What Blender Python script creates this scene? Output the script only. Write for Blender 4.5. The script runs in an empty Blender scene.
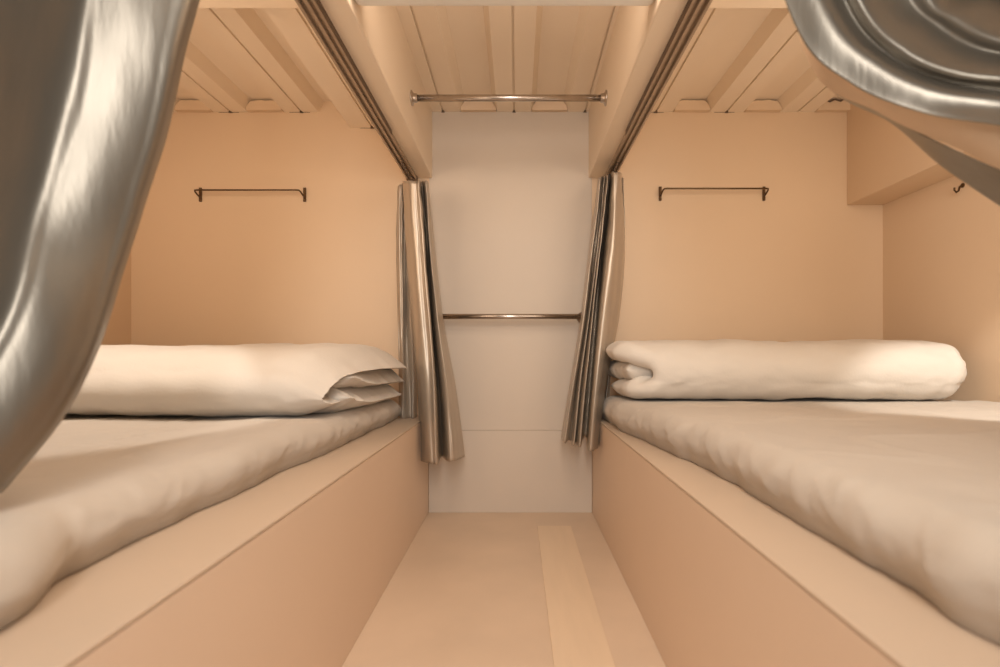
import bpy, bmesh, math, random
from mathutils import Vector, noise
random.seed(7)
S = bpy.context.scene
COL = S.collection
CX, CZ, F = 0.024, 0.577, 560.0          # camera x, camera height, focal length in pixels
VX, VY = 517.0, 355.0
BACK = 2.06

def at(px, py, d):
    """world point for a place seen at px,py at depth d"""
    return Vector((CX + (px - VX) * d / F, d, CZ + (VY - py) * d / F))

# ------------------------------------------------------------------ helpers
def link(o, parent=None):
    COL.objects.link(o)
    if parent is not None:
        o.parent = parent
        o.matrix_parent_inverse = parent.matrix_world.inverted()
    return o

def tag(o, label=None, cat=None, group=None, kind=None):
    if label: o['label'] = label
    if cat: o['category'] = cat
    if group: o['group'] = group
    if kind: o['kind'] = kind
    return o

def thing(name, loc, label, cat, group=None):
    o = bpy.data.objects.new(name, None)
    o.location = loc
    o.empty_display_size = 0.05
    COL.objects.link(o)
    o['label'] = label; o['category'] = cat
    if group: o['group'] = group
    return o

def obj(name, bm, mat, parent=None, smooth=False, origin=None):
    """link bm (world coordinates) as one mesh object with its origin at the middle of its base"""
    bmesh.ops.recalc_face_normals(bm, faces=bm.faces)
    xs = [v.co.x for v in bm.verts]; ys = [v.co.y for v in bm.verts]; zs = [v.co.z for v in bm.verts]
    if origin is None:
        origin = Vector(((min(xs) + max(xs)) / 2, (min(ys) + max(ys)) / 2, min(zs)))
    bmesh.ops.translate(bm, verts=bm.verts, vec=-origin)
    me = bpy.data.meshes.new(name)
    bm.to_mesh(me); bm.free()
    me.materials.append(mat)
    if smooth:
        for p in me.polygons: p.use_smooth = True
    o = bpy.data.objects.new(name, me)
    COL.objects.link(o)
    if parent is not None:
        o.parent = parent
        o.location = origin - parent.location
    else:
        o.location = origin
    return o

def box(bm, x0, x1, y0, y1, z0, z1, bevel=0.0, seg=2):
    r = bmesh.ops.create_cube(bm, size=1)
    vs = r['verts']
    for v in vs:
        v.co = Vector(((x0 + x1) / 2 + v.co.x * (x1 - x0), (y0 + y1) / 2 + v.co.y * (y1 - y0), (z0 + z1) / 2 + v.co.z * (z1 - z0)))
    if bevel > 0:
        es = list({e for v in vs for e in v.link_edges})
        bmesh.ops.bevel(bm, geom=es, offset=bevel, segments=seg, affect='EDGES', profile=0.5)

def tube(bm, pts, r, n=16, caps=True):
    pts = [Vector(p) for p in pts]
    rings = []
    up = Vector((0, 0, 1))
    for i, p in enumerate(pts):
        a = pts[max(i - 1, 0)]; b = pts[min(i + 1, len(pts) - 1)]
        t = (b - a).normalized()
        ref = up if abs(t.dot(up)) < 0.9 else Vector((0, 1, 0))
        s = t.cross(ref).normalized(); q = s.cross(t).normalized()
        rr = r[i] if isinstance(r, (list, tuple)) else r
        rings.append([bm.verts.new(p + (s * math.cos(2 * math.pi * k / n) + q * math.sin(2 * math.pi * k / n)) * rr) for k in range(n)])
    for A, B in zip(rings, rings[1:]):
        for k in range(n):
            bm.faces.new((A[k], A[(k + 1) % n], B[(k + 1) % n], B[k]))
    if caps:
        bm.faces.new(rings[0][::-1]); bm.faces.new(rings[-1])

def lathe(bm, center, axis, prof, n=24):
    """prof: (distance along axis, radius)"""
    axis = Vector(axis).normalized()
    tube(bm, [Vector(center) + axis * a for a, _ in prof], [max(r, 1e-4) for _, r in prof], n=n)

def extrude_profile(bm, prof, y0, y1):
    """closed profile of (x,z) swept from y0 to y1"""
    A = [bm.verts.new((x, y0, z)) for x, z in prof]
    B = [bm.verts.new((x, y1, z)) for x, z in prof]
    n = len(prof)
    for k in range(n):
        bm.faces.new((A[k], A[(k + 1) % n], B[(k + 1) % n], B[k]))
    bm.faces.new(A[::-1]); bm.faces.new(B)

def catmull(vals, t):
    n = len(vals)
    t = min(max(t, 0), 1) * (n - 1)
    i = min(int(t), n - 2); f = t - i
    p1, p2 = vals[i], vals[i + 1]
    p0 = vals[i - 1] if i > 0 else p1 * 2 - p2
    p3 = vals[i + 2] if i + 2 < n else p2 * 2 - p1
    return 0.5 * ((2 * p1) + (p2 - p0) * f + (2 * p0 - 5 * p1 + 4 * p2 - p3) * f * f + (3 * p1 - p0 - 3 * p2 + p3) * f ** 3)

def patch(bm, cols, nu, nv, wob=None):
    """tensor spline surface through columns of control points"""
    rows = []
    for i in range(nu + 1):
        u = i / nu
        row = []
        for j in range(nv + 1):
            v = j / nv
            p = catmull([catmull(c, v) for c in cols], u)
            if wob: p = wob(p, u, v)
            row.append(bm.verts.new(p))
        rows.append(row)
    for i in range(nu):
        for j in range(nv):
            bm.faces.new((rows[i][j], rows[i + 1][j], rows[i + 1][j + 1], rows[i][j + 1]))

def sm(a, b, x):
    t = min(max((x - a) / (b - a), 0), 1)
    return t * t * (3 - 2 * t)

# ------------------------------------------------------------------ materials
def mat(name, color, rough=0.6, metal=0.0, var=0.0, vscale=3.0, bump=0.0, bscale=60.0, spec=0.5, detail=4, color2=None, vec_scale=(1, 1, 1), sheen=0.0):
    m = bpy.data.materials.new(name); m.use_nodes = True
    nt = m.node_tree; b = nt.nodes['Principled BSDF']
    b.inputs['Base Color'].default_value = (*color, 1)
    b.inputs['Roughness'].default_value = rough
    b.inputs['Metallic'].default_value = metal
    b.inputs['Specular IOR Level'].default_value = spec
    if sheen: b.inputs['Sheen Weight'].default_value = sheen
    tc = nt.nodes.new('ShaderNodeTexCoord')
    mp = nt.nodes.new('ShaderNodeMapping'); mp.inputs['Scale'].default_value = vec_scale
    nt.links.new(tc.outputs['Object'], mp.inputs['Vector'])
    n = nt.nodes.new('ShaderNodeTexNoise'); n.inputs['Scale'].default_value = vscale; n.inputs['Detail'].default_value = detail
    nt.links.new(mp.outputs['Vector'], n.inputs['Vector'])
    r = nt.nodes.new('ShaderNodeValToRGB')
    c2 = color2 or tuple(c * (1 - var) for c in color)
    r.color_ramp.elements[0].color = (*c2, 1); r.color_ramp.elements[0].position = 0.3
    r.color_ramp.elements[1].color = (*color, 1); r.color_ramp.elements[1].position = 0.7
    nt.links.new(n.outputs['Fac'], r.inputs['Fac']); nt.links.new(r.outputs['Color'], b.inputs['Base Color'])
    if bump:
        n2 = nt.nodes.new('ShaderNodeTexNoise'); n2.inputs['Scale'].default_value = bscale; n2.inputs['Detail'].default_value = 3
        nt.links.new(mp.outputs['Vector'], n2.inputs['Vector'])
        bu = nt.nodes.new('ShaderNodeBump'); bu.inputs['Strength'].default_value = bump; bu.inputs['Distance'].default_value = 0.004
        nt.links.new(n2.outputs['Fac'], bu.inputs['Height']); nt.links.new(bu.outputs['Normal'], b.inputs['Normal'])
    return m

M = {}
M['plaster'] = mat('cream_painted_panel', (0.78, 0.60, 0.43), 0.55, var=0.03, vscale=2.5, bump=0.06, bscale=90, spec=0.3)
M['plaster_aisle'] = mat('pale_painted_panel', (0.645, 0.56, 0.475), 0.5, var=0.04, vscale=2.5, bump=0.06, bscale=90, spec=0.3)
M['ceil'] = mat('painted_corrugated_sheet', (0.93, 0.80, 0.65), 0.5, var=0.04, vscale=2.5, bump=0.05, bscale=40, spec=0.35)
M['beam'] = mat('painted_beam', (0.84, 0.70, 0.55), 0.5, var=0.03, vscale=3, bump=0.05, bscale=80, spec=0.35)
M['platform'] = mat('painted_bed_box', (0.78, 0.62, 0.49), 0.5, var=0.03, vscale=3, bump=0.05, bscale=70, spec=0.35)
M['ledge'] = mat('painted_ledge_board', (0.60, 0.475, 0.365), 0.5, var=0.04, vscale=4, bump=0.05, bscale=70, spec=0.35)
M['floor'] = mat('worn_painted_floor', (0.73, 0.57, 0.43), 0.42, var=0.10, vscale=5, bump=0.05, bscale=50, spec=0.4)
M['stripe'] = mat('pale_floor_stripe', (0.80, 0.63, 0.46), 0.42, var=0.06, vscale=4, bump=0.03, bscale=50, spec=0.4, vec_scale=(8, 1, 1))
M['white'] = mat('white_lacquer', (0.86, 0.84, 0.80), 0.4, var=0.02)
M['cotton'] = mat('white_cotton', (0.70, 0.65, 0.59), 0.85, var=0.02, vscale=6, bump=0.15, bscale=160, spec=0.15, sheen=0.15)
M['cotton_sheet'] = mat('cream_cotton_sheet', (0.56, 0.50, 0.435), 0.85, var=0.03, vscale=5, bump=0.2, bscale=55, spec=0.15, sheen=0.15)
M['steel'] = mat('brushed_steel', (0.55, 0.50, 0.46), 0.25, metal=1.0, var=0.15, vscale=30)
M['bronze'] = mat('dark_bronze_metal', (0.16, 0.10, 0.055), 0.35, metal=0.9, var=0.3, vscale=40)
M['track'] = mat('brown_anodised_track', (0.46, 0.36, 0.27), 0.38, metal=0.5, var=0.15, vscale=20)
M['track_dark'] = mat('dark_track_lip', (0.13, 0.085, 0.055), 0.4, metal=0.5, var=0.1)
M['satin'] = mat('silver_satin', (0.25, 0.228, 0.195), 0.38, metal=0.85, var=0.08, vscale=9, bump=0.10, bscale=35, vec_scale=(3, 3, 0.6))
M['satin_beige'] = mat('champagne_satin', (0.52, 0.445, 0.365), 0.34, metal=0.5, var=0.10, vscale=12, bump=0.15, bscale=30, vec_scale=(3, 3, 0.7))

M['lower_layer'] = mat('beige_layer', (0.66, 0.50, 0.36), 0.6, metal=0.0, var=0.04, vscale=12, bump=0.08, bscale=60)  # matte beige for the lower layer of the right curtain
# ------------------------------------------------------------------ room shell
XL, XR = -1.395, 1.370
YF = -0.75                      # the room goes on a little behind the camera
ZC = CZ + 0.893                 # ceiling flats
TOP = ZC + 0.09
def wall(name, mt, *b, bevel=0):
    bm = bmesh.new(); box(bm, *b, bevel=bevel)
    return tag(obj(name, bm, mt), kind='structure')
wall('floor', M['floor'], XL - .05, XR + .05, YF, BACK + .05, -0.04, 0)
wall('wall_left', M['plaster'], XL - .05, XL, .25, BACK, 0, TOP)
wall('wall_right', M['plaster'], XR, XR + .05, .25, BACK, 0, TOP)
bm = bmesh.new()
box(bm, XL - .05, XR + .05, BACK, BACK + .05, 0, TOP)
tag(obj('wall_back', bm, M['plaster']), kind='structure')
# pale facing panel at the end of the aisle, above a lower kick panel
wall('trim_1', M['plaster_aisle'], -0.2985, 0.2985, BACK - 0.004, BACK, CZ - 0.276, ZC + .005, bevel=.001)
wall('baseboard_back', M['plaster_aisle'], -0.2985, 0.2985, BACK - 0.010, BACK, 0.0, CZ - 0.2764, bevel=.0008)

# corrugated ceiling: flats with a seam, trapezoid recesses between
bm = bmesh.new()
pitch = 0.2603
seam0 = CX + (514 - VX) / 272.0
prof = []
LOW = 0.062; SL = 0.018; H = 0.040
for k in range(-6, 7):
    xs = seam0 + k * pitch
    dz = -0.058 if k == -2 else 0.0
    wl = LOW if k != -2 else 0.080
    z = ZC + dz
    prof += [(xs - wl - SL, ZC + H), (xs - wl, z), (xs - .0036, z), (xs - .0030, z + .008), (xs + .0030, z + .008), (xs + .0036, z), (xs + wl, z), (xs + wl + SL, ZC + H)]
prof = [(max(min(x, XR + .04), XL - .04), z) for x, z in prof]
pr = [prof[0]]
for p in prof[1:]:
    if abs(p[0] - pr[-1][0]) > 1e-5 or abs(p[1] - pr[-1][1]) > 1e-5: pr.append(p)
A = [bm.verts.new((x, .25, z)) for x, z in pr]; B = [bm.verts.new((x, BACK + .02, z)) for x, z in pr]
A2 = [bm.verts.new((x, .25, ZC + .11)) for x, z in pr]; B2 = [bm.verts.new((x, BACK + .02, ZC + .11)) for x, z in pr]
for k in range(len(pr) - 1):
    bm.faces.new((A[k], A[k + 1], B[k + 1], B[k]))
    bm.faces.new((A2[k], A2[k + 1], B2[k + 1], B2[k]))
tag(obj('ceiling', bm, M['ceil']), kind='structure')

# plaster fillets stuffed into the recesses where the sheet meets the back wall
bm = bmesh.new()
for k in range(-5, 5):
    if k in (-3, -2): continue
    xm = seam0 + (k + .5) * pitch
    hw = pitch / 2 - LOW
    if xm - hw < XL or xm + hw > XR: continue
    n = 14
    lo = []; hi = []
    for i in range(n + 1):
        x = xm - hw + .004 + (2 * hw - .008) * i / n
        w = noise.noise(Vector((x * 40, k, 0))) * .004
        lo.append((x, ZC - .001)); hi.append((x, ZC + min(H - .006 + w, (i + .5) / 2 * .032, (n - i + .5) / 2 * .032)))
    ring = lo + hi[::-1]
    a = [bm.verts.new((x, BACK - .022, z)) for x, z in ring]; b = [bm.verts.new((x, BACK, z)) for x, z in ring]
    m_ = len(ring)
    for i in range(m_): bm.faces.new((a[i], a[(i + 1) % m_], b[(i + 1) % m_], b[i]))
    bm.faces.new(a[::-1]); bm.faces.new(b)
tag(obj('trim_2', bm, M['plaster']), kind='structure')
# dark uneven crack over the box in the right corner
bm = bmesh.new()
pts = [at(825, 100, 2.035), at(830, 101.5, 2.035), at(835, 99.5, 2.035), at(841, 101, 2.035), at(846, 97, 2.035), at(850, 95, 2.035)]
tube(bm, pts, [.0012, .003, .002, .003, .0025, .001], n=6)
for k in range(-4, 4):      # gaps where the seams run into the wall
    xs = seam0 + k * pitch; z = ZC - (.058 if k == -2 else 0)
    if abs(abs(xs) - .33) < .04: continue
    box(bm, xs - .006, xs + .006, 2.054, 2.0602, z - .003, z + .004)
    box(bm, xs - .045, xs + .030, 2.0585, 2.0602, z - .0012, z + .001)
tag(obj('trim_3', bm, M['track_dark']), kind='structure')

# boxed soffit along the right wall
wall('trim_4', M['plaster'], 1.237, XR, .25, BACK, CZ + 0.551, ZC + .045, bevel=.003)

# longitudinal beams beside the aisle
ZB = CZ + 0.65
for k, s in enumerate((-1, 1)):
    wall('trim_%d' % (5 + k), M['beam'], min(s * .287, s * .379), max(s * .287, s * .379), .25, BACK, ZB, ZC + .03, bevel=.004)
# headers across the front of each bunk
for k, s in enumerate((-1, 1)):
    xo = XL if s < 0 else 1.237
    wall('trim_%d' % (7 + k), M['beam'], min(s * .379, xo), max(s * .379, xo), 1.08, 1.20, CZ + .741, ZC + .045, bevel=.004)

# ------------------------------------------------------------------ aisle crossbar and steel rods
bm = bmesh.new(); box(bm, -.287, .287, 1.035, 1.085, CZ + .671, CZ + .745, bevel=.012, seg=4)
tag(obj('crossbar', bm, M['white'], smooth=True), 'white painted crossbar fixed between the two beams at the top of the aisle', 'crossbar')

def rod(zrel, d, x0, x1, label, brackets):
    t = thing('steel_rod', Vector(((x0 + x1) / 2, d, CZ + zrel)), label, 'rod')
    bm = bmesh.new(); tube(bm, [(x0, d, CZ + zrel), (x1, d, CZ + zrel)], 0.0095, n=24)
    obj('tube', bm, M['steel'], t, smooth=False)
    for s, x in ((1, x0), (-1, x1)):
        bm = bmesh.new()
        if brackets:      # elbow back to the wall
            lathe(bm, (x, d, CZ + zrel), (s, 0, 0), [(-.012, .012), (-.012, .0145), (.004, .0145), (.006, .011)], 24)
            lathe(bm, (x - s * .002, d, CZ + zrel), (0, 1, 0), [(0, .009), (BACK - d - .010, .009), (BACK - d - .0095, .021), (BACK - d - .0045, .021)], 24)
        else:
            lathe(bm, (x, d, CZ + zrel), (s, 0, 0), [(0, .022), (.003, .022), (.005, .017), (.008, .0135), (.017, .0125), (.018, .010)], 28)
        obj('flange', bm, M['steel'], t)
    for c in t.children:
        for p in c.data.polygons: p.use_smooth = len(p.vertices) == 4
    return t
rod(.757, 1.65, -.287, .287, 'steel hanging rod fixed between the beams just under the corrugated ceiling', False)
rod(.1365, 1.985, -.275, .262, 'lower steel rod running between the two gathered curtains at the aisle end', True)

# ------------------------------------------------------------------ curtain tracks
def track(s, label):
    t = thing('curtain_track', Vector((s * .358, .9, ZB - .012)), label, 'curtain track')
    x0, x1 = s * .340, s * .376
    def prof_box(a, b, z0, z1, name, mt, y0=-.4, y1=2.03):
        bm = bmesh.new(); box(bm, min(a, b), max(a, b), y0, y1, z0, z1); return obj(name, bm, mt, t)
    bm = bmesh.new()
    a = lambda q: s * q
    P = [(.340, 0), (.340, -.012), (.3455, -.012), (.3455, -.003), (.3545, -.003), (.3545, -.011), (.3615, -.011), (.3615, -.003), (.3705, -.003), (.3705, -.012), (.376, -.012), (.376, 0)]
    extrude_profile(bm, [(a(x), ZB + z) for x, z in P], 0.02, 2.03)
    obj('channel', bm, M['track'], t)
    prof_box(a(.3395), a(.3375), ZB - .013, ZB, 'lip', M['track_dark'], .02, 1.62)
    bm = bmesh.new(); box(bm, min(a(.338), a(.378)), max(a(.338), a(.378)), 2.03, 2.05, ZB - .014, ZB, bevel=.002)
    obj('end_cap', bm, M['track_dark'], t)
    for k in range(6):
        bm = bmesh.new(); lathe(bm, (a(.358), 1.86 + .028 * k, ZB - .0035), (0, 0, -1), [(0, .003), (.006, .0045), (.012, .003), (.022, .0018)], 10)
        obj('glider', bm, M['track_dark'], t, smooth=True)
    return t
track(-1, 'brown metal curtain track under the left beam')
track(1, 'brown metal curtain track under the right beam')

# ------------------------------------------------------------------ bed boxes
ZP = CZ - 0.221
def platform(s, label):
    xo = XL + .004 if s < 0 else XR - .004
    t = thing('bed_platform', Vector((s * .85, 1.0, 0)), label, 'bed base')
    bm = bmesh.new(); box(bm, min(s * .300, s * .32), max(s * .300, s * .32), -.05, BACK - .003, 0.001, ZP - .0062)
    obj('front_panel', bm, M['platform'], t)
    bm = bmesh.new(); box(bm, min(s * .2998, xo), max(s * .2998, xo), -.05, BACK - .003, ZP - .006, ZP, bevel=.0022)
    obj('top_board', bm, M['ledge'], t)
    bm = bmesh.new(); box(bm, min(s * .32, xo), max(s * .32, xo), -.05, -.03, 0.001, ZP - .0062)
    obj('end_panel', bm, M['platform'], t)
platform(-1, 'cream painted bed box with a ledge, left of the aisle')
platform(1, 'cream painted bed box with a ledge, right of the aisle')

# thin raised stripe, paler than the floor round it
bm = bmesh.new(); box(bm, .092, .205, .2, 1.88, 0.0, .004, bevel=.001)
tag(obj('floor_stripe', bm, M['stripe']), 'pale flat stripe lying on the aisle floor nearer the right bed', 'stripe')

# ------------------------------------------------------------------ mattresses
def fbm(v, o=3):
    return noise.fractal(v, 1.0, 2.0, o)
def wrinkle(v):
    return 1 - abs(noise.noise(v)) * 2

def mattress(s, edge, xo, ztop, label, seed):
    z0 = ZP + .0015; hgt = CZ + ztop - z0
    NY = 230; y0, y1 = .12, 1.95
    sec = []
    r = .045
    # section from the bottom of the outer side over the top to the wall side
    n1 = 16
    for i in range(n1 + 1):
        a = i / n1
        ang = -math.pi / 2 * .55 + (math.pi / 2 * 1.55) * a
        sec.append((r * (1 - math.cos(ang)) - .0 , 0.5 * hgt + (hgt * .5) * math.sin(ang), 1 - a))
    nt = 110
    W0 = abs(xo) - edge(.9); W = abs(xo) - 0.0
    for i in range(1, nt + 1):
        a = i / nt
        sec.append((r + (W0 - r * 2) * a, hgt, 0))
    for i in range(1, 9):
        ang = math.pi / 2 * (1 - i / 8)
        sec.append((W0 - r + r * math.cos(ang), hgt * .5 + hgt * .5 * math.sin(ang), 0))
    sec = sec + [(W0, 0, 0), (.03, 0, 0)]
    sec[0] = (sec[0][0], 0.0, 1)
    bm = bmesh.new(); rows = []
    for j in range(NY + 1):
        y = y0 + (y1 - y0) * j / NY
        row = []
        endk = min(1, math.sqrt(max(0.0, min((y - y0) / .05, (y1 - y) / .05, 1.0)))) 
        for i, (a, h, side) in enumerate(sec):
            x = edge(y) + a * (W - edge(y)) / W0; z = h
            last = i >= len(sec) - 2
            if not last:
                p = Vector((x * 3.1 + seed, y * 2.2, 0))
                k = sm(0, .03, h)
                lump = fbm(p, 3) * .008 + fbm(Vector((x * 9 + seed, y * 7, 3)), 3) * .003
                sidek = sm(.16, .0, a)
                vw = (max(0, wrinkle(Vector((x * 4 + z * 5.0 + seed, y * 7 + z * 9, 1.0 + seed))) - .62) * .010 + max(0, wrinkle(Vector((z * 9 + seed, y * 15 - z * 14, 4.0 + seed))) - .7) * .007) * sidek
                top = max(0, wrinkle(Vector((x * 5 + y * 2.2 + seed * 2, y * 3.0 - x, 7.0))) - .72) * .014 * (1 - sidek)
                under = 1 - .75 * sm(1.2, 1.35, y) if s < 0 else 1 - .75 * sm(1.55, 1.65, y)
                z = h + (lump + top) * k * under
                x = x - vw * k - sidek * fbm(Vector((y * 6, seed, 5)), 3) * .010
                if i <= 6: x += fbm(Vector((y * 14, seed, 2)), 3) * .004
                if i == 0: x -= .002
                z = z * (.55 + .45 * endk) if h > 0 else 0
                x = max(x, .300)
            row.append(bm.verts.new((s * x, y, z0 + max(z, 0))))
        rows.append(row)
    m_ = len(sec)
    for A, B in zip(rows, rows[1:]):
        for i in range(m_):
            bm.faces.new((A[i], A[(i + 1) % m_], B[(i + 1) % m_], B[i]))
    bm.faces.new(rows[0]); bm.faces.new(rows[-1][::-1])
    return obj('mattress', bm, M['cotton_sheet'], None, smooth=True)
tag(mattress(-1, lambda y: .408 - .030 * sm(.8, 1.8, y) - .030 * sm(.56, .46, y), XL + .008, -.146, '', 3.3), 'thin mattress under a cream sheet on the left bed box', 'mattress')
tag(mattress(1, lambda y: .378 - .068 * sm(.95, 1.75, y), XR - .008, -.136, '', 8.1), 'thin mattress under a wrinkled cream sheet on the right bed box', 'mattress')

# ------------------------------------------------------------------ folded duvets
def quilt(bm, path, x0f, x1f, th, ns=70, nx=120, seed=0.0, pinch=.045, amp=1.0, pe=2.2, tip=0, droop=0.0):
    """puffy sheet following path (y,z points); x0f/x1f give the side edges for each place along it; th its thickness"""
    top = []; bot = []
    P = [Vector((0, y, z)) for y, z in path]
    for i in range(ns + 1):
        s_ = i / ns
        c = catmull(P, s_)
        t = (catmull(P, min(s_ + .01, 1)) - catmull(P, max(s_ - .01, 0))).normalized()
        n = Vector((0, -t.z, t.y))
        es = min(s_, 1 - s_)
        ke = math.sqrt(min(1, es / .06)) if es < .06 else 1
        x0, x1 = x0f(s_), x1f(s_)
        tr = []; br = []
        for j in range(nx + 1):
            u = .5 - .5 * math.cos(math.pi * j / nx)
            x = x0 + (x1 - x0) * u
            ex = min(abs(x - x0), abs(x1 - x))
            ku = (1 - max(0, 1 - ex / pinch) ** pe) ** (1 / 1.7) if ex < pinch else 1
            ea = min(ex / pinch, 1)
            if tip and abs(x - x1) < abs(x - x0) and ex < pinch: ku = (1 - (1 - ea) ** 1.45)
            h = th * .5 * ke * ku
            dz = -droop * max(0, 1 - abs(x1 - x) / (pinch * 1.3)) ** 1.6
            v = Vector((x * 4 + seed, s_ * 3.0, seed))
            lump = (fbm(v, 3) * .007 + fbm(v * 3.1, 3) * .004 + noise.noise(Vector((x * 30, s_ * 6, seed))) * .0035 * sm(.14, .02, ex)) * amp
            rad = max(0, wrinkle(Vector((x * 2.0 + seed, s_ * 9, 2.0))) - .7) * .012 * sm(.22, 0, ex) * amp
            edge_w = fbm(Vector((s_ * 14, seed, 1)), 3) * .008 * sm(.06, 0, ex)
            q = c + n * (lump * ku * ke)
            q.x = x + edge_w; q.z += dz * sm(1.0, .55, s_)
            tr.append(bm.verts.new(q + n * (h + rad * ku + .0006)))
            br.append(bm.verts.new(q - n * (h - rad * ku * .5 + .0006)))
        top.append(tr); bot.append(br)
    for A, B in zip(top, top[1:]):
        for j in range(nx): bm.faces.new((A[j], A[j + 1], B[j + 1], B[j]))
    for A, B in zip(bot, bot[1:]):
        for j in range(nx): bm.faces.new((A[j], B[j], B[j + 1], A[j + 1]))
    for i in range(ns):
        for q in (0, nx):
            bm.faces.new((top[i][q], top[i + 1][q], bot[i + 1][q], bot[i][q]))
    for q in (0, ns):
        for j in range(nx):
            bm.faces.new((top[q][j], top[q][j + 1], bot[q][j + 1], bot[q][j]))

# left: three layers open to the aisle, the outer one wrapped over the front
ZM = CZ - .1395
bm = bmesh.new()
c_path = [(1.89, ZM + .126), (1.78, ZM + .133), (1.62, ZM + .136), (1.45, ZM + .134), (1.32, ZM + .120), (1.262, ZM + .082), (1.262, ZM + .054), (1.30, ZM + .032), (1.36, ZM + .028)]
quilt(bm, c_path, lambda s: -1.37, lambda s: -.347 - .066 * sm(.25, .75, s) + .010 * math.sin(s * 9), .060, seed=1.7, pinch=.085, tip=1, droop=.034)
quilt(bm, [(1.89, ZM + .074), (1.80, ZM + .080), (1.62, ZM + .082), (1.45, ZM + .084), (1.36, ZM + .085)], lambda s: -1.36, lambda s: -.352 - .02 * s, .064, seed=5.2, pinch=.075, tip=1, droop=.024)
quilt(bm, [(1.89, ZM + .026), (1.80, ZM + .026), (1.62, ZM + .028), (1.45, ZM + .030), (1.35, ZM + .036)], lambda s: -1.36, lambda s: -.360 - .02 * s, .066, seed=9.4, pinch=.075, tip=1, droop=.018)
o = obj('folded_duvet', bm, M['cotton'], smooth=True)
tag(o, 'white duvet folded in three layers with pointed ends on the left bed', 'duvet')

ZM = CZ - .128
bm = bmesh.new()
r_path = [(1.96, ZM + .132), (1.85, ZM + .140), (1.74, ZM + .142), (1.65, ZM + .132), (1.608, ZM + .098), (1.606, ZM + .060), (1.63, ZM + .032), (1.72, ZM + .026), (1.90, ZM + .026)]
def rx1(s):   # the wall-side end of the roll is rounded
    return 1.285 + .03 * math.sin(math.pi * min(1, s * 1.3)) - .02 * sm(.35, 0, s)
quilt(bm, r_path, lambda s: .338 - .034 * sm(.0, .25, s) + .110 * sm(.34, .55, s) - .075 * sm(.60, .80, s), rx1, .062, seed=12.6, pinch=.055)
quilt(bm, [(1.95, ZM + .080), (1.85, ZM + .082), (1.75, ZM + .084), (1.645, ZM + .083)], lambda s: .330 + .02 * s, lambda s: 1.28, .066, seed=15.5, pinch=.05)
o = obj('folded_duvet', bm, M['cotton'], smooth=True)
tag(o, 'white duvet folded into one plump rounded roll on the right bed', 'duvet')

# ------------------------------------------------------------------ towel rails and hook
def towel_rail(px0, px1, pyp, pyr, label):
    t = thing('towel_rail', Vector((CX + ((px0 + px1) / 2 - VX) / 271.8, BACK, CZ + (VY - pyp) / 271.8)), label, 'towel rail', 'thin wall rails above the beds')
    zr = CZ + (VY - pyr) * 2.01 / F
    xs = []
    for px in (px0, px1):
        x = CX + (px - VX) * BACK / F; xs.append(x)
        zc = CZ + (VY - pyp) * BACK / F
        bm = bmesh.new()
        box(bm, x - .005, x + .005, BACK - .007, BACK, zc - .026, zc + .026, bevel=.002)
        for dz in (-.020, .021): lathe(bm, (x, BACK - .006, zc + dz), (0, -1, 0), [(0, .0042), (.002, .0040), (.003, .002)], 10)
        obj('bracket', bm, M['bronze'], t)
    zw = zr - .014
    a, b = xs; yr = 2.01
    pts = [(a, BACK - .005, zw), (a, BACK - .022, zw + .004), (a + .001, yr + .010, zr - .003), (a + .004, yr + .003, zr), (a + .012, yr, zr), ((a + b) / 2, yr, zr), (b - .012, yr, zr), (b - .004, yr + .003, zr), (b - .001, yr + .010, zr - .003), (b, BACK - .022, zw + .004), (b, BACK - .005, zw)]
    bm = bmesh.new(); tube(bm, pts, .0030, n=10)
    obj('rail', bm, M['bronze'], t, smooth=True)
towel_rail(201, 305, 195, 190, 'thin dark bronze towel rail on the back wall above the left bed')
towel_rail(660, 763.5, 194, 188.5, 'thin dark bronze towel rail on the back wall above the right bed')
t = thing('wall_hook', Vector((XR, 1.69, CZ + .507)), 'small dark hook on the right side wall below the swept curtain', 'hook')
bm = bmesh.new(); lathe(bm, (XR, 1.69, CZ + .512), (-1, 0, 0), [(0, .007), (.003, .007), (.005, .004)], 14); obj('base_plate', bm, M['bronze'], t)
bm = bmesh.new(); tube(bm, [(XR - .003, 1.69, CZ + .512), (XR - .010, 1.69, CZ + .508), (XR - .013, 1.69, CZ + .496), (XR - .020, 1.69, CZ + .491), (XR - .026, 1.69, CZ + .497), (XR - .026, 1.69, CZ + .505)], .0028, n=8); obj('hook_arm', bm, M['bronze'], t, smooth=True)

# ------------------------------------------------------------------ gathered curtains at the aisle end
def gathered(cols, hems, name, label, seed):
    """cols: per fold line (depth, [px at 5 heights]); hems: bottom py"""
    bm = bmesh.new()
    for group in cols:
        C = []
        for (d, xs, top, hem) in group:
            C.append([at(x, top + (hem - top) * k / (len(xs) - 1), d) for k, x in enumerate(xs)])
        def wob(p, u, v):
            k = sm(0, .2, v)
            p = p.copy()
            p.x += .0035 * noise.noise(Vector((u * 14, v * 14, seed + 8))) * sm(.5, .1, v) + .0045 * k * noise.noise(Vector((u * 9, v * 2.2, seed)))
            p.y += .010 * noise.noise(Vector((u * 12, v * 3, seed + 4)))
            p.z += (.004 * noise.noise(Vector((u * 30, 0, seed)))) * (v > .98)
            return p
        patch(bm, C, 26 * (len(C) - 1) // 2, 90, wob)
    o = obj(name, bm, M['satin_beige'], smooth=True)
    md = o.modifiers.new('thickness', 'SOLIDIFY'); md.thickness = .0012; md.offset = 0
    tag(o, label, 'curtain')
    return o
Ltop = 181
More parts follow.
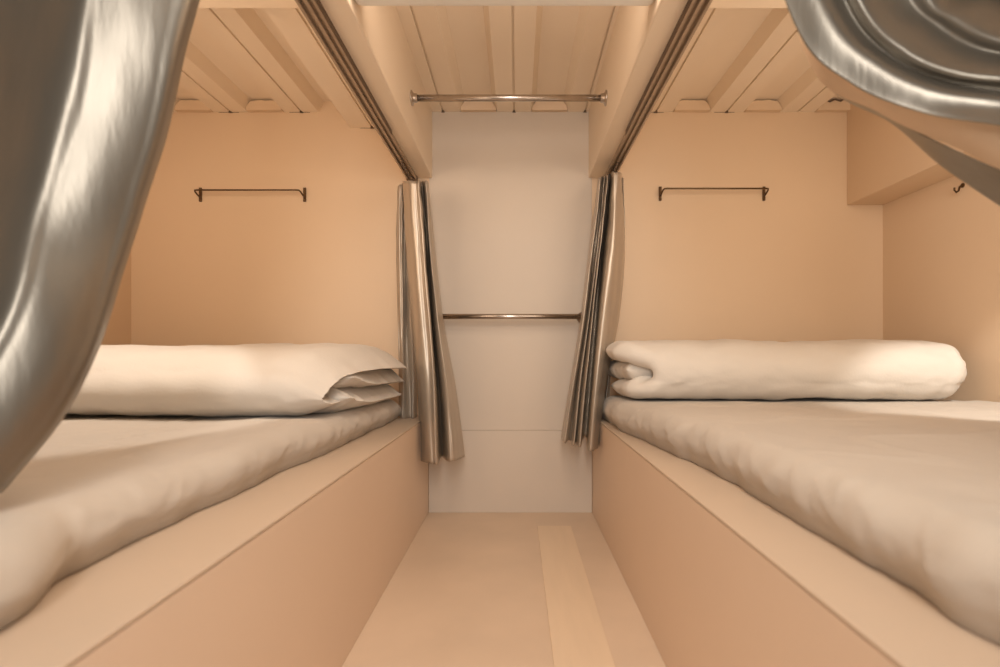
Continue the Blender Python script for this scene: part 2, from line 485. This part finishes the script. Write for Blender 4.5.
gathered([
    # folds inside the bed, hanging onto the ledge
    [(1.96, [398, 397, 397, 398, 399], 186, 418), (1.94, [402, 401, 402, 403, 404], 184, 419), (1.97, [404, 405, 406, 407.5, 409], 183, 418), (1.945, [407, 409, 410.5, 412, 413], 183, 419), (1.98, [410, 412, 413.5, 416, 417], 183, 417)],
    # folds over the edge into the aisle
    [(1.90, [403, 407, 411, 417, 420.5], Ltop, 461), (1.80, [409, 413, 417, 422, 428], Ltop, 463), (1.78, [416, 420, 426, 431, 434], Ltop, 464), (1.79, [420, 425, 431, 436.5, 438], Ltop, 464),
     (1.93, [420, 426, 431.5, 438, 441], Ltop, 457), (1.94, [422, 428, 433, 440, 443], Ltop, 457), (1.83, [424, 429, 435, 442, 447], Ltop, 461), (1.81, [426, 431, 438, 447, 454], Ltop, 461), (1.86, [427, 433, 441, 451, 460], Ltop, 459), (1.92, [428, 435, 443, 455, 465], Ltop, 457)],
], None, 'gathered_curtain', 'silvery beige satin curtain gathered at the far end beside the left bed', 2.0)
gathered([
    [(1.94, [614, 615, 610, 604, 600], 180, 419), (1.98, [622, 621, 613, 606, 602], 180, 417), (1.94, [623, 624, 618, 610, 604], 178, 419), (1.98, [618, 621, 618, 612, 608], 178, 417)],
    [(1.95, [598, 591, 582, 572, 561], 178, 438), (1.85, [600, 593, 584, 574, 564], 178, 443), (1.89, [603, 596, 588, 578, 569], 176, 440), (1.85, [605, 597, 589, 580, 573], 176, 446), (1.88, [606, 599, 591, 583, 576], 175, 443),
     (1.83, [608, 601, 593, 586, 580], 175, 447), (1.96, [609, 602, 595, 589, 583], 174, 438), (1.96, [611, 604, 598, 592, 587], 173, 438), (1.81, [613, 607, 600, 593, 588], 172, 450), (1.79, [617, 614, 608, 599, 592], 172, 451), (1.84, [621, 622, 617, 605, 596], 173, 449), (1.90, [621, 625, 620, 608, 597.5], 174, 445)],
], None, 'gathered_curtain', 'silvery satin curtain gathered in tight pleats at the far end beside the right bed', 6.0)

# ------------------------------------------------------------------ near curtains, swept aside
def swept(cols, name, mt, parent, seed, nu, nv, fall=None):
    bm = bmesh.new()
    C = [[at(x, y, d * (fall[i] if fall else 1)) for i, (x, y) in enumerate(pts)] for d, pts in cols]
    def wob(p, u, v):
        p = p.copy()
        p.y += .005 * fbm(Vector((p.x * 9, p.z * 6, seed)), 2)
        p.z = max(p.z, CZ - .128 + .004 * (CZ - .128 - p.z))
        return p
    patch(bm, C, nu, nv, wob)
    o = obj(name, bm, mt, parent, smooth=True)
    md = o.modifiers.new('thickness', 'SOLIDIFY'); md.thickness = .0012; md.offset = 0
    return o
RF = (1.03, 1.03, 1.0, .965, .925, .88, .83)
LF = (1, 1, .98, .94, .86, .78)
t = thing('swept_curtain', at(-60, 480, .50), 'large grey satin curtain pulled aside in front of the left bed', 'curtain')
swept([
    (.72, [(-330, -330), (-330, -100), (-330, 80), (-330, 210), (-330, 320), (-300, 420)]),
    (.66, [(-160, -330), (-160, -100), (-180, 80), (-210, 230), (-240, 350), (-250, 455)]),
    (.614, [(-20, -330), (-20, -100), (-40, 80), (-90, 240), (-150, 370), (-200, 480)]),
    (.594, [(50, -330), (46, -100), (36, 60), (-10, 200), (-70, 350), (-150, 488)]),
    (.588, [(82, -330), (82, -100), (72, 50), (32, 195), (-8, 320), (-100, 494)]),
    (.5955, [(106, -330), (106, -100), (93, 55), (56, 203), (18, 325), (-85, 500)]),
    (.605, [(130, -330), (131, -100), (117, 60), (80, 215), (40, 345), (-65, 506)]),
    (.616, [(152, -330), (156, -100), (139, 60), (100, 222), (56, 362), (-45, 509)]),
    (.628, [(172, -330), (180, -100), (160, 60), (116, 225), (66, 375), (-30, 511)]),
    (.641, [(190, -330), (203, -100), (177, 60), (130, 226), (75, 384), (-18, 513)]),
    (.668, [(194, -330), (212, -100), (185, 60), (137, 227), (80, 386), (-10, 514)]),
], 'satin_drape', M['satin'], t, 1.0, 120, 120, LF)
t = thing('swept_curtain', at(1200, 200, .60), 'large grey satin curtain swagged across the upper corner in front of the right bed', 'curtain')
swept([
    (.590, [(758, -330), (764, -100), (800, 32), (852, 82), (920, 112), (1020, 130), (1210, 167)]),
    (.578, [(778, -330), (790, -100), (830, 14), (878, 62), (942, 92), (1030, 106), (1205, 142)]),
    (.592, [(792, -330), (806, -100), (848, 9), (890, 55), (952, 83), (1040, 96), (1205, 128)]),
    (.578, [(805, -330), (822, -100), (866, 4), (905, 46), (962, 72), (1050, 82), (1205, 112)]),
    (.600, [(838, -330), (862, -100), (902, -4), (938, 28), (984, 52), (1062, 62), (1200, 92)]),
    (.588, [(870, -330), (900, -100), (934, -10), (966, 14), (1008, 36), (1070, 48), (1195, 72)]),
    (.645, [(915, -330), (940, -100), (972, -24), (1006, -6), (1040, 12), (1090, 24), (1190, 45)]),
    (.620, [(960, -330), (985, -120), (1010, -50), (1035, -30), (1070, -10), (1110, 5), (1185, 28)]),
    (.640, [(1100, -330), (1110, -150), (1115, -90), (1125, -70), (1135, -50), (1150, -20), (1180, 5)]),
], 'satin_drape', M['satin'], t, 4.0, 140, 130, RF)
swept([
    (.640, [(762, -330), (772, -100), (812, 64), (880, 112), (950, 147), (1060, 196), (1215, 235)]),
    (.620, [(760, -330), (768, -100), (808, 48), (864, 96), (935, 128), (1040, 160), (1212, 200)]),
    (.608, [(759, -330), (765, -100), (802, 31), (853, 81), (921, 111), (1021, 129), (1210, 168)]),
], 'lower_layer', M['lower_layer'], t, 7.0, 24, 130, RF)
swept([
    (.700, [(762, -330), (772, -100), (815, 70), (893, 123), (958, 178), (1075, 245), (1220, 275)]),
    (.665, [(762, -330), (772, -100), (814, 67), (888, 119), (955, 160), (1068, 222), (1218, 255)]),
    (.641, [(762, -330), (772, -100), (812, 64), (880, 112), (950, 147), (1060, 196), (1215, 235)]),
], 'turned_hem', M['satin'], t, 9.0, 24, 130, RF)

# ------------------------------------------------------------------ light
def area(name, loc, target, size, size_y, power, color, spread=180):
    l = bpy.data.lights.new(name, 'AREA'); l.shape = 'RECTANGLE'; l.size = size; l.size_y = size_y
    l.energy = power; l.color = color; l.spread = math.radians(spread)
    o = bpy.data.objects.new(name, l); COL.objects.link(o); o.location = loc
    o.rotation_euler = (Vector(target) - Vector(loc)).to_track_quat('-Z', 'Y').to_euler()
    return o
def spot(name, loc, target, power, color, ang, blend, r=.02):
    l = bpy.data.lights.new(name, 'SPOT'); l.energy = power; l.color = color
    l.spot_size = math.radians(ang); l.spot_blend = blend; l.shadow_soft_size = r
    o = bpy.data.objects.new(name, l); COL.objects.link(o); o.location = loc
    o.rotation_euler = (Vector(target) - Vector(loc)).to_track_quat('-Z', 'Y').to_euler()
    return o
WARM = (1.0, .80, .60)
area('aisle_fill', (0, .75, 1.44), (0, .9, 0), .4, .5, 7, (1, .84, .68))  # unseen area light added overhead to fill the aisle
area('behind_camera_fill', (.05, -.72, 1.12), (0.02, 1.5, .86), .30, 1.3, 24, (1, .94, .87))  # unseen light added behind the camera, made tall for the satin highlights
area('bunk_fill', (-.92, .74, 1.12), (-.90, 2.0, 1.30), .8, .5, 5.0, (1, .75, .53), 150)  # unseen fill added in each bunk to brighten its back wall
area('bunk_fill', (.88, .74, 1.12), (.80, 2.0, 1.30), .8, .5, 4.7, (1, .81, .62), 150)
spot('reading_lamp_light', (-1.0, .90, 1.38), (-.97, 1.14, CZ - .14), 23, (1, .96, .88), 54, .25)
spot('reading_lamp_light', (1.17, .84, 1.32), (1.25, 1.34, CZ - .17), 38, (1, .96, .88), 46, .4)

w = bpy.data.worlds.new('room_air'); S.world = w; w.use_nodes = True
w.node_tree.nodes['Background'].inputs[0].default_value = (1.0, .82, .64, 1)
w.node_tree.nodes['Background'].inputs[1].default_value = .25

# ------------------------------------------------------------------ camera
cd = bpy.data.cameras.new('camera'); cam = bpy.data.objects.new('camera', cd); COL.objects.link(cam)
cam.location = (CX, 0, CZ); cam.rotation_euler = (math.pi / 2, 0, 0)
cd.sensor_width = 36; cd.lens = 36 * F / 1000
cd.shift_x = -(VX - 500) / 1000; cd.shift_y = (VY - 333.5) / 1000
cd.clip_start = .02
cd.dof.use_dof = True; cd.dof.focus_distance = 1.75; cd.dof.aperture_fstop = 4.0
S.camera = cam
S.view_settings.view_transform = 'Standard'
S.view_settings.look = 'None'
S.view_settings.exposure = -0.2
